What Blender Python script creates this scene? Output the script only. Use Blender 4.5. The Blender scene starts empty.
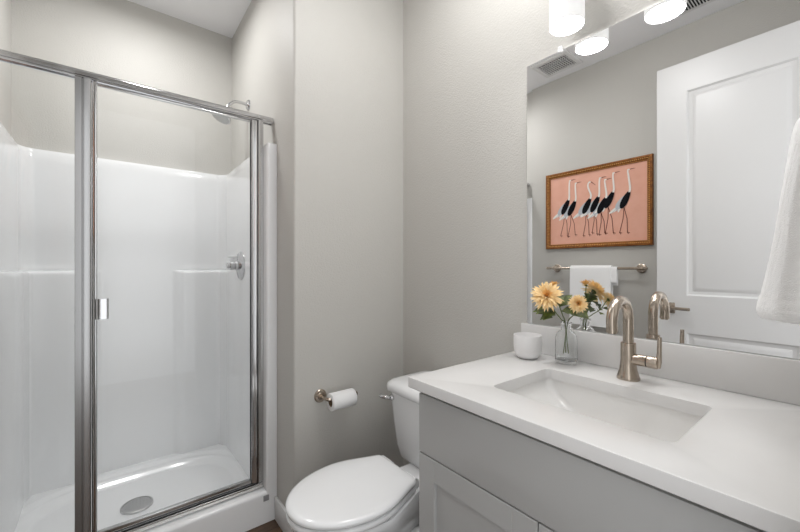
import bpy, bmesh, math, random
from mathutils import Vector, Matrix, Euler
random.seed(7)
C = bpy.context.scene.collection
PI = math.pi

# ------------------------------------------------------------------ camera, world, light, exposure
CAM_Z = 1.215
cd = bpy.data.cameras.new('camera')
cam = bpy.data.objects.new('camera', cd); C.objects.link(cam)
cd.sensor_width = 36.0
cd.lens = 36.0*364/800
cd.shift_y = 0.0012
cd.clip_start = 0.01
cam.location = (0, 0, CAM_Z)
cam.rotation_euler = (PI/2, 0, -math.radians(38.35))
bpy.context.scene.camera = cam

w = bpy.data.worlds.new('world'); bpy.context.scene.world = w
w.use_nodes = True
w.node_tree.nodes['Background'].inputs[0].default_value = (0.97, 0.985, 1.0, 1)
w.node_tree.nodes['Background'].inputs[1].default_value = 1.3

vs = bpy.context.scene.view_settings
vs.view_transform = 'Standard'; vs.look = 'None'; vs.gamma = 1.0; vs.use_curve_mapping = False
vs.exposure = 0.33
LAMP_SIDE = 0.36      # glow of the frosted shades
ROOM_FILL = 32.0          # added fill lamp mid-room, out of view
SHOWER_FILL = 62.0      # added fill lamp over the shower, out of view
LAMP_END = 17.0      # open ends of the shades, where the bulb shows

# ------------------------------------------------------------------ materials
def lin(c):
    c = c/255.0
    return c/12.92 if c <= 0.04045 else ((c+0.055)/1.055)**2.4
def rgb(r, g, b): return (lin(r), lin(g), lin(b), 1)

def mat(name, col, rough=0.5, metal=0.0, spec=0.5, bump=None, coat=0.0, emit=None, var=None, sheen=0.0):
    m = bpy.data.materials.new(name); m.use_nodes = True
    nt = m.node_tree; b = nt.nodes['Principled BSDF']
    b.inputs['Base Color'].default_value = col
    b.inputs['Roughness'].default_value = rough
    b.inputs['Metallic'].default_value = metal
    b.inputs['Specular IOR Level'].default_value = spec
    b.inputs['Coat Weight'].default_value = coat
    b.inputs['Coat Roughness'].default_value = 0.06
    b.inputs['Sheen Weight'].default_value = sheen
    tc = nt.nodes.new('ShaderNodeTexCoord')
    if bump:
        sc, st, di = bump
        n = nt.nodes.new('ShaderNodeTexNoise'); n.inputs['Scale'].default_value = sc
        n.inputs['Detail'].default_value = 2.5
        bp = nt.nodes.new('ShaderNodeBump'); bp.inputs['Strength'].default_value = st
        bp.inputs['Distance'].default_value = di
        nt.links.new(tc.outputs['Object'], n.inputs['Vector'])
        nt.links.new(n.outputs['Fac'], bp.inputs['Height'])
        nt.links.new(bp.outputs['Normal'], b.inputs['Normal'])
    if var:
        sc, col2 = var
        n = nt.nodes.new('ShaderNodeTexNoise'); n.inputs['Scale'].default_value = sc
        n.inputs['Detail'].default_value = 4
        mx = nt.nodes.new('ShaderNodeMix'); mx.data_type = 'RGBA'
        mx.inputs[6].default_value = col; mx.inputs[7].default_value = col2
        rp = nt.nodes.new('ShaderNodeMapRange'); rp.inputs[1].default_value = .35; rp.inputs[2].default_value = .65
        nt.links.new(tc.outputs['Object'], n.inputs['Vector'])
        nt.links.new(n.outputs['Fac'], rp.inputs[0])
        nt.links.new(rp.outputs[0], mx.inputs[0])
        nt.links.new(mx.outputs[2], b.inputs['Base Color'])
    if emit:
        b.inputs['Emission Color'].default_value = (1.0, 0.997, 0.992, 1)
        b.inputs['Emission Strength'].default_value = emit
    return m

M = {}
M['wall'] = mat('greige_wall_paint', rgb(199, 197, 192), 0.5, spec=0.4, bump=(150, 0.5, 0.003))
M['ceiling'] = mat('ceiling_paint', rgb(244, 244, 246), 0.8, spec=0.2, bump=(160, 0.3, 0.002))
M['trim'] = mat('trim_paint', rgb(228, 228, 228), 0.35)
M['door'] = mat('door_paint', rgb(224, 224, 224), 0.35)
M['acrylic'] = mat('shower_acrylic', rgb(244, 245, 246), 0.22, coat=0.5)
M['porcelain'] = mat('porcelain', rgb(236, 237, 238), 0.1, coat=0.5)
M['seat'] = mat('toilet_seat_plastic', rgb(240, 241, 242), 0.18, coat=0.3)
M['ceramic'] = mat('matte_white_ceramic', rgb(232, 231, 231), 0.3, coat=0.15)
M['sink'] = mat('sink_ceramic', rgb(232, 231, 229), 0.12, coat=0.5)
M['quartz'] = mat('white_quartz', rgb(223, 222, 221), 0.2, var=(5.0, rgb(218, 217, 216)))
M['cabinet'] = mat('cabinet_paint', rgb(178, 178, 177), 0.4)
M['dark'] = mat('dark_gap', rgb(40, 38, 36), 0.8)
M['chrome'] = mat('polished_chrome', (.63, .63, .64, 1), 0.12, 1.0)
M['satin'] = mat('satin_silver_frame', (.60, .60, .60, 1), 0.22, 1.0)
M['post'] = mat('grey_satin_post', (.42, .42, .42, 1), 0.26, 1.0)
M['nickel'] = mat('brushed_nickel', (.50, .43, .36, 1), 0.24, 1.0, bump=(300, .05, .0005))
M['drain'] = mat('drain_steel', (.55, .55, .55, 1), 0.35, 1.0)
M['mirror'] = mat('mirror_silver', (.93, .93, .93, 1), 0.0, 1.0)
M['paper'] = mat('toilet_tissue', rgb(240, 240, 240), 0.9, spec=.1, bump=(400, .2, .001))
M['card'] = mat('cardboard_core', rgb(120, 100, 80), 0.9)
M['terry'] = mat('white_terry', rgb(252, 252, 252), 0.95, spec=.1, bump=(620, 0.5, .003), sheen=.4)
M['hem'] = mat('white_woven_hem', rgb(240, 240, 240), 0.9, spec=.1, bump=(900, .4, .001))
M['gold'] = mat('antique_gold_wood', rgb(158, 102, 46), 0.38, 0.3, var=(60, rgb(120, 70, 28)))
M['bead'] = mat('gilt_bead', rgb(224, 172, 100), 0.32, 0.4)
M['pink'] = mat('salmon_print', rgb(234, 180, 160), 0.8, spec=.2, var=(14, rgb(230, 174, 153)))
M['ink'] = mat('black_print_ink', rgb(20, 20, 24), 0.8, spec=.1)
M['white_ink'] = mat('white_print_ink', rgb(238, 234, 228), 0.8, spec=.1)
M['grey_ink'] = mat('grey_print_ink', rgb(190, 194, 200), 0.8, spec=.1)
M['brown_ink'] = mat('brown_print_ink', rgb(110, 62, 52), 0.8, spec=.1)
M['petal'] = mat('peach_yellow_petal', rgb(252, 216, 150), 0.6, var=(70, rgb(253, 226, 178)))
M['petal_in'] = mat('deep_orange_petal', rgb(248, 198, 124), 0.6)
M['leaf'] = mat('dark_green_leaf', rgb(56, 66, 30), 0.5, var=(60, rgb(98, 112, 44)))
M['stem'] = mat('flower_stem', rgb(96, 110, 52), 0.6)
M['plastic'] = mat('white_plastic', rgb(226, 226, 226), 0.4)
M['void'] = mat('vent_duct', rgb(52, 52, 54), 0.9)
M['black'] = mat('black_rubber', rgb(22, 22, 22), 0.5)
M['lampside'] = mat('frosted_glass_side', rgb(205, 205, 205), 0.3, emit=LAMP_SIDE)
M['lampend'] = mat('frosted_glass_end', rgb(250, 250, 250), 0.3, emit=LAMP_END)
M['shower_fill'] = mat('shower_fill_lens', rgb(250, 250, 250), 0.4, emit=SHOWER_FILL)
M['fill_dome'] = mat('room_fill_glow', rgb(250, 250, 250), 0.4, emit=ROOM_FILL)
M['label'] = mat('grey_label', rgb(150, 150, 152), 0.4)

def glass_pane_material(name, tint, refl=1.0):
    m = bpy.data.materials.new(name); m.use_nodes = True
    nt = m.node_tree; nt.nodes.clear()
    out = nt.nodes.new('ShaderNodeOutputMaterial')
    tr = nt.nodes.new('ShaderNodeBsdfTransparent'); tr.inputs[0].default_value = tint
    gl = nt.nodes.new('ShaderNodeBsdfGlossy'); gl.inputs['Roughness'].default_value = 0.0
    ge = nt.nodes.new('ShaderNodeNewGeometry')      # Schlick reflectance, the same from both sides
    dt = nt.nodes.new('ShaderNodeVectorMath'); dt.operation = 'DOT_PRODUCT'
    nt.links.new(ge.outputs['Normal'], dt.inputs[0]); nt.links.new(ge.outputs['Incoming'], dt.inputs[1])
    prev = dt.outputs['Value']
    for op, v0, v1 in (('ABSOLUTE', None, None), ('SUBTRACT', 1.0, 'p'), ('POWER', 'p', 5.0), ('MULTIPLY_ADD', 'p', .96)):
        nd = nt.nodes.new('ShaderNodeMath'); nd.operation = op
        if op == 'SUBTRACT': nd.inputs[0].default_value = 1.0; nt.links.new(prev, nd.inputs[1])
        else: nt.links.new(prev, nd.inputs[0])
        if op == 'POWER': nd.inputs[1].default_value = 5.0
        if op == 'MULTIPLY_ADD': nd.inputs[1].default_value = .96; nd.inputs[2].default_value = .04
        prev = nd.outputs[0]
    mx = nt.nodes.new('ShaderNodeMixShader')
    ml = nt.nodes.new('ShaderNodeMath'); ml.operation = 'MULTIPLY'; ml.inputs[1].default_value = refl
    nt.links.new(prev, ml.inputs[0]); nt.links.new(ml.outputs[0], mx.inputs[0])
    nt.links.new(tr.outputs[0], mx.inputs[1]); nt.links.new(gl.outputs[0], mx.inputs[2])
    nt.links.new(mx.outputs[0], out.inputs[0])
    return m
M['glass'] = glass_pane_material('clear_shower_glass', (.99, .993, .992, 1), 0.5)
M['vase'] = mat('clear_vase_glass', (.99, 1, 1, 1), 0.0)
M['vase'].node_tree.nodes['Principled BSDF'].inputs['Transmission Weight'].default_value = 1.0
M['vase'].node_tree.nodes['Principled BSDF'].inputs['IOR'].default_value = 1.45

def wood_floor():
    m = bpy.data.materials.new('dark_wood_floor'); m.use_nodes = True
    nt = m.node_tree; b = nt.nodes['Principled BSDF']
    tc = nt.nodes.new('ShaderNodeTexCoord')
    br = nt.nodes.new('ShaderNodeTexBrick')
    br.inputs['Scale'].default_value = 1.0; br.inputs['Brick Width'].default_value = 0.9
    br.inputs['Row Height'].default_value = 0.13; br.inputs['Mortar Size'].default_value = 0.0015
    br.inputs['Color1'].default_value = rgb(98, 76, 56); br.inputs['Color2'].default_value = rgb(72, 54, 40)
    br.inputs['Mortar'].default_value = rgb(24, 16, 12)
    mp = nt.nodes.new('ShaderNodeMapping'); mp.inputs['Scale'].default_value = (5, 40, 5)
    n = nt.nodes.new('ShaderNodeTexNoise'); n.inputs['Scale'].default_value = 1.0; n.inputs['Detail'].default_value = 6
    n2 = nt.nodes.new('ShaderNodeTexNoise'); n2.inputs['Scale'].default_value = 22; n2.inputs['Detail'].default_value = 4
    cr = nt.nodes.new('ShaderNodeMapRange'); cr.inputs[1].default_value = .3; cr.inputs[2].default_value = .7
    cr.inputs[3].default_value = .35; cr.inputs[4].default_value = 1.9
    ad = nt.nodes.new('ShaderNodeMath'); ad.operation = 'ADD'
    hf = nt.nodes.new('ShaderNodeMath'); hf.operation = 'MULTIPLY'; hf.inputs[1].default_value = .5
    mx = nt.nodes.new('ShaderNodeMix'); mx.data_type = 'RGBA'; mx.blend_type = 'MULTIPLY'; mx.inputs[0].default_value = 1
    L = nt.links.new
    L(tc.outputs['Object'], br.inputs['Vector']); L(tc.outputs['Object'], mp.inputs['Vector'])
    L(mp.outputs[0], n.inputs['Vector']); L(tc.outputs['Object'], n2.inputs['Vector'])
    L(n.outputs['Fac'], ad.inputs[0]); L(n2.outputs['Fac'], ad.inputs[1]); L(ad.outputs[0], hf.inputs[0])
    L(hf.outputs[0], cr.inputs[0]); L(br.outputs['Color'], mx.inputs[6]); L(cr.outputs[0], mx.inputs[7])
    L(mx.outputs[2], b.inputs['Base Color'])
    b.inputs['Roughness'].default_value = .35
    return m
M['floor'] = wood_floor()

# ------------------------------------------------------------------ helpers
def root_loc(o):
    v = Vector((0, 0, 0))
    while o is not None:
        v += Vector(o.location); o = o.parent
    return v

def obj(name, bm, m, parent=None, origin=None, smooth=True, angle=35):
    """one mesh object; the bmesh is in world coordinates"""
    bmesh.ops.remove_doubles(bm, verts=bm.verts, dist=1e-6)
    bmesh.ops.recalc_face_normals(bm, faces=bm.faces)
    base = root_loc(parent) if parent is not None else Vector(origin or (0, 0, 0))
    bmesh.ops.translate(bm, vec=-base, verts=bm.verts)
    me = bpy.data.meshes.new(name); bm.to_mesh(me); bm.free()
    for mm in (m if isinstance(m, (list, tuple)) else [m]): me.materials.append(mm)
    if smooth:
        for p in me.polygons: p.use_smooth = True
        me.set_sharp_from_angle(angle=math.radians(angle))
    o = bpy.data.objects.new(name, me); C.objects.link(o)
    if parent is not None: o.parent = parent
    else: o.location = base
    return o

def thing(name, label, cat, loc, group=None):
    o = bpy.data.objects.new(name, None); C.objects.link(o)
    o.location = loc; o.empty_display_size = .05
    return tag(o, label, cat, group)
def tag(o, label, cat, group=None):
    o['label'] = label; o['category'] = cat
    if group: o['group'] = group
    return o
def struct(o):
    o['kind'] = 'structure'; return o

def box(bm, x0, x1, y0, y1, z0, z1, bev=0.0, seg=2):
    vs_ = [bm.verts.new((x, y, z)) for x in (x0, x1) for y in (y0, y1) for z in (z0, z1)]
    a = vs_
    fs = [(0, 1, 3, 2), (4, 6, 7, 5), (0, 4, 5, 1), (2, 3, 7, 6), (0, 2, 6, 4), (1, 5, 7, 3)]
    faces = [bm.faces.new([a[i] for i in f]) for f in fs]
    if bev > 0:
        es = list({e for f in faces for e in f.edges})
        bmesh.ops.bevel(bm, geom=es, offset=bev, segments=seg, affect='EDGES', profile=.5)
    return bm
def B(*a, **k): return box(bmesh.new(), *a, **k)

def loft(bm, loops, cap0=True, cap1=True, closed=True):
    rows = [[bm.verts.new(p) for p in lp] for lp in loops]
    n = len(rows[0])
    for r0, r1 in zip(rows, rows[1:]):
        for i in range(n if closed else n-1):
            j = (i+1) % n
            bm.faces.new((r0[i], r0[j], r1[j], r1[i]))
    if cap0 and closed: bm.faces.new(rows[0][::-1])
    if cap1 and closed: bm.faces.new(rows[-1])
    return rows

def lathe(bm, prof, c, axis='Z', n=40, cap=True):
    """prof: (radius, height) pairs from bottom to top, about an axis through c"""
    c = Vector(c)
    def P(r, h, t):
        a, b = r*math.cos(t), r*math.sin(t)
        return c + {'Z': Vector((a, b, h)), 'X': Vector((h, a, b)), 'Y': Vector((b, h, a))}[axis]
    loops = [[P(r, h, 2*PI*i/n) for i in range(n)] for r, h in prof]
    loft(bm, loops, cap, cap)
    return bm

def tube(bm, pts, rad, n=14, cap=True):
    pts = [Vector(p) for p in pts]
    rads = rad if isinstance(rad, (list, tuple)) else [rad]*len(pts)
    up = None; loops = []
    for i, p in enumerate(pts):
        d = (pts[min(i+1, len(pts)-1)] - pts[max(i-1, 0)]).normalized()
        if up is None:
            up = d.orthogonal().normalized()
        up = (up - d*up.dot(d))
        if up.length < 1e-6: up = d.orthogonal()
        up.normalize(); s = d.cross(up)
        loops.append([p + (up*math.cos(2*PI*k/n) + s*math.sin(2*PI*k/n))*rads[i] for k in range(n)])
    loft(bm, loops, cap, cap)
    return bm

def smooth_path(pts, k=6):
    """Catmull-Rom through the points"""
    P = [Vector(p) for p in pts]; P = [2*P[0]-P[1]] + P + [2*P[-1]-P[-2]]
    out = []
    for i in range(1, len(P)-2):
        for j in range(k):
            t = j/k; a, b, c, d = P[i-1], P[i], P[i+1], P[i+2]
            out.append(.5*((2*b) + (c-a)*t + (2*a-5*b+4*c-d)*t*t + (3*b-a-3*c+d)*t**3))
    out.append(P[-2]); return out

def rr(cx, cy, hx, hy, r, z, n=6):
    """rounded rectangle loop, counter-clockwise"""
    r = min(r, hx*.999, hy*.999); out = []
    for (sx, sy, a0) in ((1, 1, 0), (-1, 1, PI/2), (-1, -1, PI), (1, -1, 1.5*PI)):
        for k in range(n+1):
            a = a0 + k/n*PI/2
            out.append(Vector((cx+sx*(hx-r)+r*math.cos(a), cy+sy*(hy-r)+r*math.sin(a), z)))
    return out
def sstep(a, b, t):
    t = min(1, max(0, (t-a)/(b-a))); return t*t*(3-2*t)

# ------------------------------------------------------------------ room dimensions
XS = -0.39                    # shower alcove left wall
XL, XR = -0.36, 1.245         # left wall, mirror wall
YE, YP, YB = 0.02, 1.545, 2.60  # entry wall, partition face, shower back wall
XP = 0.627                    # side of the partition (shower right wall)
ZC = 2.74
YS = 1.75                     # front of the shower curb

struct(obj('floor', B(XS-.1, XR+.1, -1.2, YB+.1, -.1, 0), M['floor'], smooth=False))
struct(obj('ceiling', B(XS-.1, XR+.1, -.1, YB+.1, ZC, ZC+.1), M['ceiling'], smooth=False))
struct(obj('wall_left', B(XL-.1, XL, -.1, YS+.002, 0, ZC), M['wall'], smooth=False))
struct(obj('wall_shower_left', B(XS-.1, XS, YS+.002, YB+.1, 0, ZC), M['wall'], smooth=False))
struct(obj('wall_right', B(XR, XR+.1, -.1, YP, 0, ZC), M['wall'], smooth=False))
struct(obj('wall_back', B(XS, XP+.02, YB, YB+.1, 0, ZC), M['wall'], smooth=False))
# partition beside the shower with a soft bullnose outside corner
bm = bmesh.new()
prof = [(XR+.1, YP)] + [(XP+.012-.012*math.sin(a), YP+.012-.012*math.cos(a)) for a in [i/6*PI/2 for i in range(7)]] + [(XP, YB+.1), (XR+.1, YB+.1)]
loft(bm, [[Vector((x, y, z)) for x, y in prof] for z in (0, ZC)])
struct(obj('wall_partition', bm, M['wall'], angle=40))
XD0, XD1, ZD = -0.225, 0.585, 2.46   # doorway the picture was taken from
bm = bmesh.new()
box(bm, XL, XD0, YE-.12, YE, 0, ZC); box(bm, XD1, XR, YE-.12, YE, 0, ZC); box(bm, XD0, XD1, YE-.12, YE, ZD, ZC)
struct(obj('wall_entry', bm, M['wall'], smooth=False))
bm = bmesh.new(); box(bm, XD1, XD1+.07, YE, YE+.011, 0, ZD+.07, .003); box(bm, XD0-.07, XD0, YE, YE+.011, 0, ZD+.07, .003)
box(bm, XD0, XD1, YE, YE+.011, ZD, ZD+.07, .003)
struct(obj('trim_1', bm, M['trim']))

def baseboard(name, x0, x1, y0, y1):
    struct(obj(name, B(x0, x1, y0, y1, 0, .108, .004), M['trim']))
baseboard('baseboard_partition', XP, XR, YP-.014, YP)
baseboard('baseboard_shower_side', XP-.014, XP, YP-.014, YS-.001)
baseboard('baseboard_right', XR-.014, XR, .81, YP-.0145)
baseboard('baseboard_left', XL, XL+.014, .06, YS-.001)

# ------------------------------------------------------------------ shower surround
sh = thing('shower_surround', 'white molded shower stall with a low curb and shelf ledges', 'shower', (.13, 2.17, 0))
IX0, IX1, IY = XS+.036, XP-.050, YB-.03
def arc(cx, cy, r, a0, a1, n):
    return [(cx+r*math.cos(a0+(a1-a0)*i/n), cy+r*math.sin(a0+(a1-a0)*i/n)) for i in range(n+1)]
def lerp_pts(a, b, n): return [(a[0]+(b[0]-a[0])*i/n, a[1]+(b[1]-a[1])*i/n) for i in range(1, n)]
R = .055
plan = [(XP-.0005, YS+.004)]
plan += arc(IX1+.014, YS+.014, .014, -PI/2, -PI, 5)
plan += lerp_pts((IX1, YS+.014), (IX1, IY-R), 22)
plan += arc(IX1-R, IY-R, R, 0, PI/2, 9)
plan += lerp_pts((IX1-R, IY), (IX0+R, IY), 44)
plan += arc(IX0+R, IY-R, R, PI/2, PI, 9)
plan += lerp_pts((IX0, IY-R), (IX0, YS+.014), 22)
plan += arc(IX0-.014, YS+.014, .014, 0, -PI/2, 5)
plan += [(XS+.0005, YS+.004)]
P2 = [Vector((x, y, 0)) for x, y in plan]
def nrm(i):
    t = (P2[min(i+1, len(P2)-1)]-P2[max(i-1, 0)]).normalized()
    return Vector((-t.y, t.x, 0))      # towards the inside
def wgt(p):
    if p.y < YS+.3: return 0
    back = max(sstep(.30, .335, p.x), sstep(-.06, -.10, p.x))
    if p.y < IY-R-.01:
        return .7*sstep(YS+.3, YS+.55, p.y) if p.x < 0 else .35*sstep(IY-.35, IY-.08, p.y)
    return back
zs = [.048, .3, .6, .9, 1.05, 1.14, 1.172, 1.184, 1.190, 1.1935, 1.1955, 1.197, 1.203, 1.212, 1.24, 1.4, 1.6, 1.75, 1.79, 1.803, 1.808, 1.81]
def off(z):
    a = .036*(1 if z < 1.18 else max(0, 1-((z-1.18)/.017)**3) if z < 1.197 else 0)
    if z > 1.197: a += .004*max(0, 1-(z-1.197)/.02)
    return a
def topout(z): return 0 if z < 1.79 else -.006*sstep(1.79, 1.81, z)
bm = bmesh.new()
loops = []
for z in zs:
    loops.append([p + nrm(i)*(off(z)*wgt(p)+(topout(z) if 0 < i < len(P2)-1 else 0)) + Vector((0, 0, z)) for i, p in enumerate(P2)])
# lip running back to the wall, and the hidden back of the shell
outp = []
for p in P2:
    outp.append(Vector((min(max(p.x, XS+.001), XP-.001), p.y, 0)))
def outer(p):
    if p.y > IY-R-1e-4:
        return Vector((p.x if IX0+R < p.x < IX1-R else (XP-.001 if p.x > 0 else XS+.001), YB-.001, 0))
    return Vector((XP-.001 if p.x > 0 else XS+.001, p.y, 0))
loops.append([outer(p)+Vector((0, 0, 1.8105)) for p in P2])
loft(bm, loops, False, False, closed=False)
obj('wall_panel', bm, M['acrylic'], sh, angle=50)

# pan: floor, cove with a bowed edge, curb
def pan_z(x, y):
    cx, cy = (IX0+IX1)/2, 2.175
    hx, hy = .455, .315
    u, v = abs((x-cx)/hx), abs((y-cy)/hy)
    s = (u**3.2+v**2.6)**(1/2.9)
    z = .044 + .008*min(1, math.hypot((x-cx), (y-cy))/.4)
    if s > .88:
        z += .026*sstep(.88, 1.02, s) + .010*sstep(1.05, 1.13, s)
    return z
bm = bmesh.new()
NX, NY = 110, 90
grid = []
for j in range(NY+1):
    y = YS+.118 + (YB-.012-YS-.118)*j/NY
    grid.append([bm.verts.new((XS+.004+(XP-.008-XS)*i/NX, y, pan_z(XS+.004+(XP-.008-XS)*i/NX, y))) for i in range(NX+1)])
for j in range(NY):
    for i in range(NX):
        bm.faces.new((grid[j][i], grid[j][i+1], grid[j+1][i+1], grid[j+1][i]))
obj('pan', bm, M['acrylic'], sh, angle=80)
# curb, profile swept along x
bm = bmesh.new()
cp = [(YS, 0), (YS, .03), (YS+.003, .128)]
cp += [(YS+.003+.018*(1-math.cos(a)), .128+.018*math.sin(a)) for a in [k/6*PI/2 for k in range(1, 7)]]
cp += [(YS+.105, .150)] + [(YS+.105+.016*math.sin(a), .134+.016*math.cos(a)) for a in [k/6*PI/2 for k in range(1, 7)]] + [(YS+.128, .05), (YS+.128, 0)]
loft(bm, [[Vector((x, y, z)) for y, z in cp] for x in (XS+.001, XP-.001)])
obj('curb', bm, M['acrylic'], sh)
o = obj('maker_plate', B(.562, .588, YS-.0008, YS+.004, .104, .130, .001), M['label'], sh); o['label'] = 'small grey maker plate'
# small molded soap ledge on the right wall
bm = bmesh.new()
lp = []
for z, e in ((1.262, .0), (1.268, .035), (1.276, .040), (1.281, .038), (1.282, .0)):
    lp.append([Vector((IX1+.002-e*math.sin(PI*t)**.5, 2.24+.16*t, z)) for t in [i/16 for i in range(17)]])
loft(bm, lp, False, False, closed=False)
obj('soap_ledge', bm, M['acrylic'], sh)

# drain
dr = thing('shower_drain', 'round grey metal drain in the white shower floor', 'drain', (.096, 2.195, .05))
bm = bmesh.new(); lathe(bm, [(.066, -.008), (.066, .004), (.062, .0065), (.058, .0065), (.057, .004)], (.096, 2.195, .05), n=40)
obj('rim', bm, M['drain'], dr)
bm = bmesh.new()
lathe(bm, [(.056, .0), (.056, .0046), (.05, .0055)], (.096, 2.195, .05), n=36)
for k in range(-3, 4):
    for l in range(-3, 4):
        if k*k+l*l < 11: box(bm, .096+k*.014-.004, .096+k*.014+.004, 2.195+l*.014-.004, 2.195+l*.014+.004, .0555, .0568, .001)
obj('grate', bm, M['drain'], dr)

# ------------------------------------------------------------------ shower enclosure
YG = 1.815
en = thing('shower_enclosure', 'silver framed clear glass shower screen with a hinged door', 'shower screen', (.13, YG, .155))
ZB, ZT = .151, 1.950
def ext(name, poly, z0, z1, m, parent):      # plan profile extruded up
    bm = bmesh.new(); loft(bm, [[Vector((x, y, z)) for x, y in poly] for z in (z0, z1)])
    bmesh.ops.bevel(bm, geom=[e for e in bm.edges], offset=.0008, segments=1, affect='EDGES')
    return obj(name, bm, m, parent, angle=25)
# header: profile in y,z swept along x
hp = [(-.020, 0), (-.020, .006), (-.0245, .009), (-.0245, .018), (-.020, .021), (-.020, .030), (-.0165, .036), (-.0165, .040),
      (.0165, .040), (.020, .034), (.020, 0), (.010, 0), (.010, .008), (-.010, .008), (-.010, 0)]
bm = bmesh.new(); loft(bm, [[Vector((x, YG+y, ZT-.028+z*.7)) for y, z in hp] for x in (XS+.002, XP-.002)])
obj('header_rail', bm, M['chrome'], en, angle=20)
tp = [(-.026, 0), (-.026, .006), (-.020, .010), (-.020, .018), (-.012, .024), (-.008, .024), (-.008, .010), (.008, .010), (.008, .028), (.020, .028), (.022, 0)]
bm = bmesh.new(); loft(bm, [[Vector((x, YG+y, ZB+z)) for y, z in tp] for x in (IX0+.002, IX1-.002)])
obj('bottom_track', bm, M['satin'], en, angle=20)
bm = bmesh.new(); box(bm, -.055, .55, YG-.0195, YG-.012, ZB+.019, ZB+.0245, .001)
o = obj('sweep_seal', bm, M['black'], en); o['label'] = 'black rubber sweep seal'
def jamb(x_wall, s):
    pl = [(0, -.020), (.012, -.020), (.014, -.024), (.024, -.024), (.0255, -.020), (.0265, -.018), (.0265, .018), (0, .020)]
    poly = [(x_wall+s*a, YG+b) for a, b in pl]
    if s < 0: poly = poly[::-1]
    return ext('wall_jamb', poly, ZB+.0285, ZT-.029, M['satin'], en)
jamb(IX1-.001, -1); jamb(IX0+.001, 1)
# post between fixed pane and door
pl = [(-.108, -.020), (-.0875, -.020), (-.0875, -.014), (-.083, -.014), (-.083, -.024), (-.064, -.024), (-.062, -.022), (-.062, .020), (-.108, .020)]
ext('post', [(a, YG+b) for a, b in pl], ZB+.0285, ZT-.029, M['post'], en)
o = obj('fixed_pane', B(IX0+.036, -.106, YG-.003, YG+.003, ZB+.026, ZT-.027), M['glass'], en, smooth=False); o['label'] = 'clear fixed glass pane'
# door
dl = obj('door', B(-.048, .528, YG-.006, YG, ZB+.045, ZT-.036), M['glass'], en, smooth=False); dl['label'] = 'hinged clear glass door'
ext('stile', [(-.060, YG-.016), (-.055, YG-.020), (-.047, YG-.020), (-.044, YG-.016), (-.044, YG+.010), (-.060, YG+.010)], ZB+.032, ZT-.033, M['chrome'], dl)
ext('stile', [(.520, YG-.014), (.524, YG-.019), (.534, YG-.019), (.537, YG-.022), (.546, YG-.022), (.5485, YG-.016), (.5485, YG+.010), (.520, YG+.010)], ZB+.032, ZT-.033, M['chrome'], dl)
obj('door_rail', B(-.043, .519, YG-.014, YG+.006, ZB+.032, ZB+.050, .002), M['satin'], dl)
obj('door_rail', B(-.043, .519, YG-.010, YG+.004, ZT-.042, ZT-.033, .002), M['satin'], dl)
ext('gasket', [(.5487, YG-.012), (.5497, YG-.012), (.5497, YG+.006), (.5487, YG+.006)], ZB+.034, ZT-.036, M['black'], dl)
ext('gasket', [(.5165, YG-.013), (.5195, YG-.013), (.5195, YG-.0065), (.5165, YG-.0065)], ZB+.052, ZT-.044, M['black'], dl)
bm = bmesh.new()
cs = [(-.0435, YG-.021), (-.050, YG-.021), (-.050, YG-.037), (-.046, YG-.043), (-.030, YG-.046), (-.014, YG-.043), (-.010, YG-.038), (-.012, YG-.036), (-.016, YG-.040), (-.030, YG-.0425), (-.0435, YG-.039)]
loft(bm, [[Vector((x, y, z)) for x, y in cs] for z in (1.018, 1.095)])
obj('pull_handle', bm, M['chrome'], dl, angle=30)

# ------------------------------------------------------------------ shower head and valve
s = thing('showerhead', 'chrome shower head on a curved arm above the white surround', 'shower head', (XP, 2.215, 2.16))
bm = bmesh.new(); lathe(bm, [(.030, -.0005), (.030, -.004), (.026, -.010), (.014, -.014)], (XP, 2.215, 2.16), 'X')
obj('flange', bm, M['chrome'], s)
bm = bmesh.new()
tube(bm, smooth_path([(XP-.010, 2.215, 2.16), (XP-.04, 2.215, 2.163), (XP-.075, 2.213, 2.158), (XP-.105, 2.21, 2.135), (XP-.125, 2.207, 2.105)]), .0085)
obj('arm', bm, M['chrome'], s)
def tilted(bm, prof, c, axisdir, n=36):
    q = Vector((0, 0, 1)).rotation_difference(Vector(axisdir).normalized())
    loft(bm, [[Vector(c)+q @ Vector((r*math.cos(2*PI*i/n), r*math.sin(2*PI*i/n), h)) for i in range(n)] for r, h in prof])
    return bm
ax = Vector((-.50, -.08, -.84)).normalized(); hc = Vector((XP-.128, 2.207, 2.098))
bm = tilted(bmesh.new(), [(.008, -.01), (.013, -.006), (.016, .004), (.013, .014), (.02, .022), (.044, .034), (.056, .042), (.058, .054), (.055, .057)], hc, ax)
obj('spray_head', bm, M['chrome'], s)
bm = tilted(bmesh.new(), [(.052, .0565), (.052, .059), (.0, .060)], hc, ax)
for k in range(3):
    for i in range(8+4*k):
        a = 2*PI*i/(8+4*k); q = Vector((0, 0, 1)).rotation_difference(ax)
        rr_ = .014+.014*k
        tilted(bm, [(.0018, .059), (.0014, .0625)], hc+q @ Vector((rr_*math.cos(a), rr_*math.sin(a), 0)), ax, 6)
obj('nozzle_face', bm, M['drain'], s)

VY, VZ = 2.19, 1.222
s = thing('shower_valve', 'round chrome shower valve on the right stall wall', 'shower valve', (IX1, VY, VZ))
bm = bmesh.new(); lathe(bm, [(.082, .0), (.082, -.003), (.076, -.008), (.040, -.014), (.030, -.018)], (IX1, VY, VZ), 'X')
obj('escutcheon', bm, M['chrome'], s)
bm = bmesh.new(); lathe(bm, [(.026, -.014), (.026, -.034), (.022, -.036), (.022, -.040), (.025, -.042), (.025, -.060), (.017, -.062), (.017, -.072), (.014, -.075)], (IX1, VY, VZ), 'X')
obj('knob', bm, M['chrome'], s)
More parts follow.
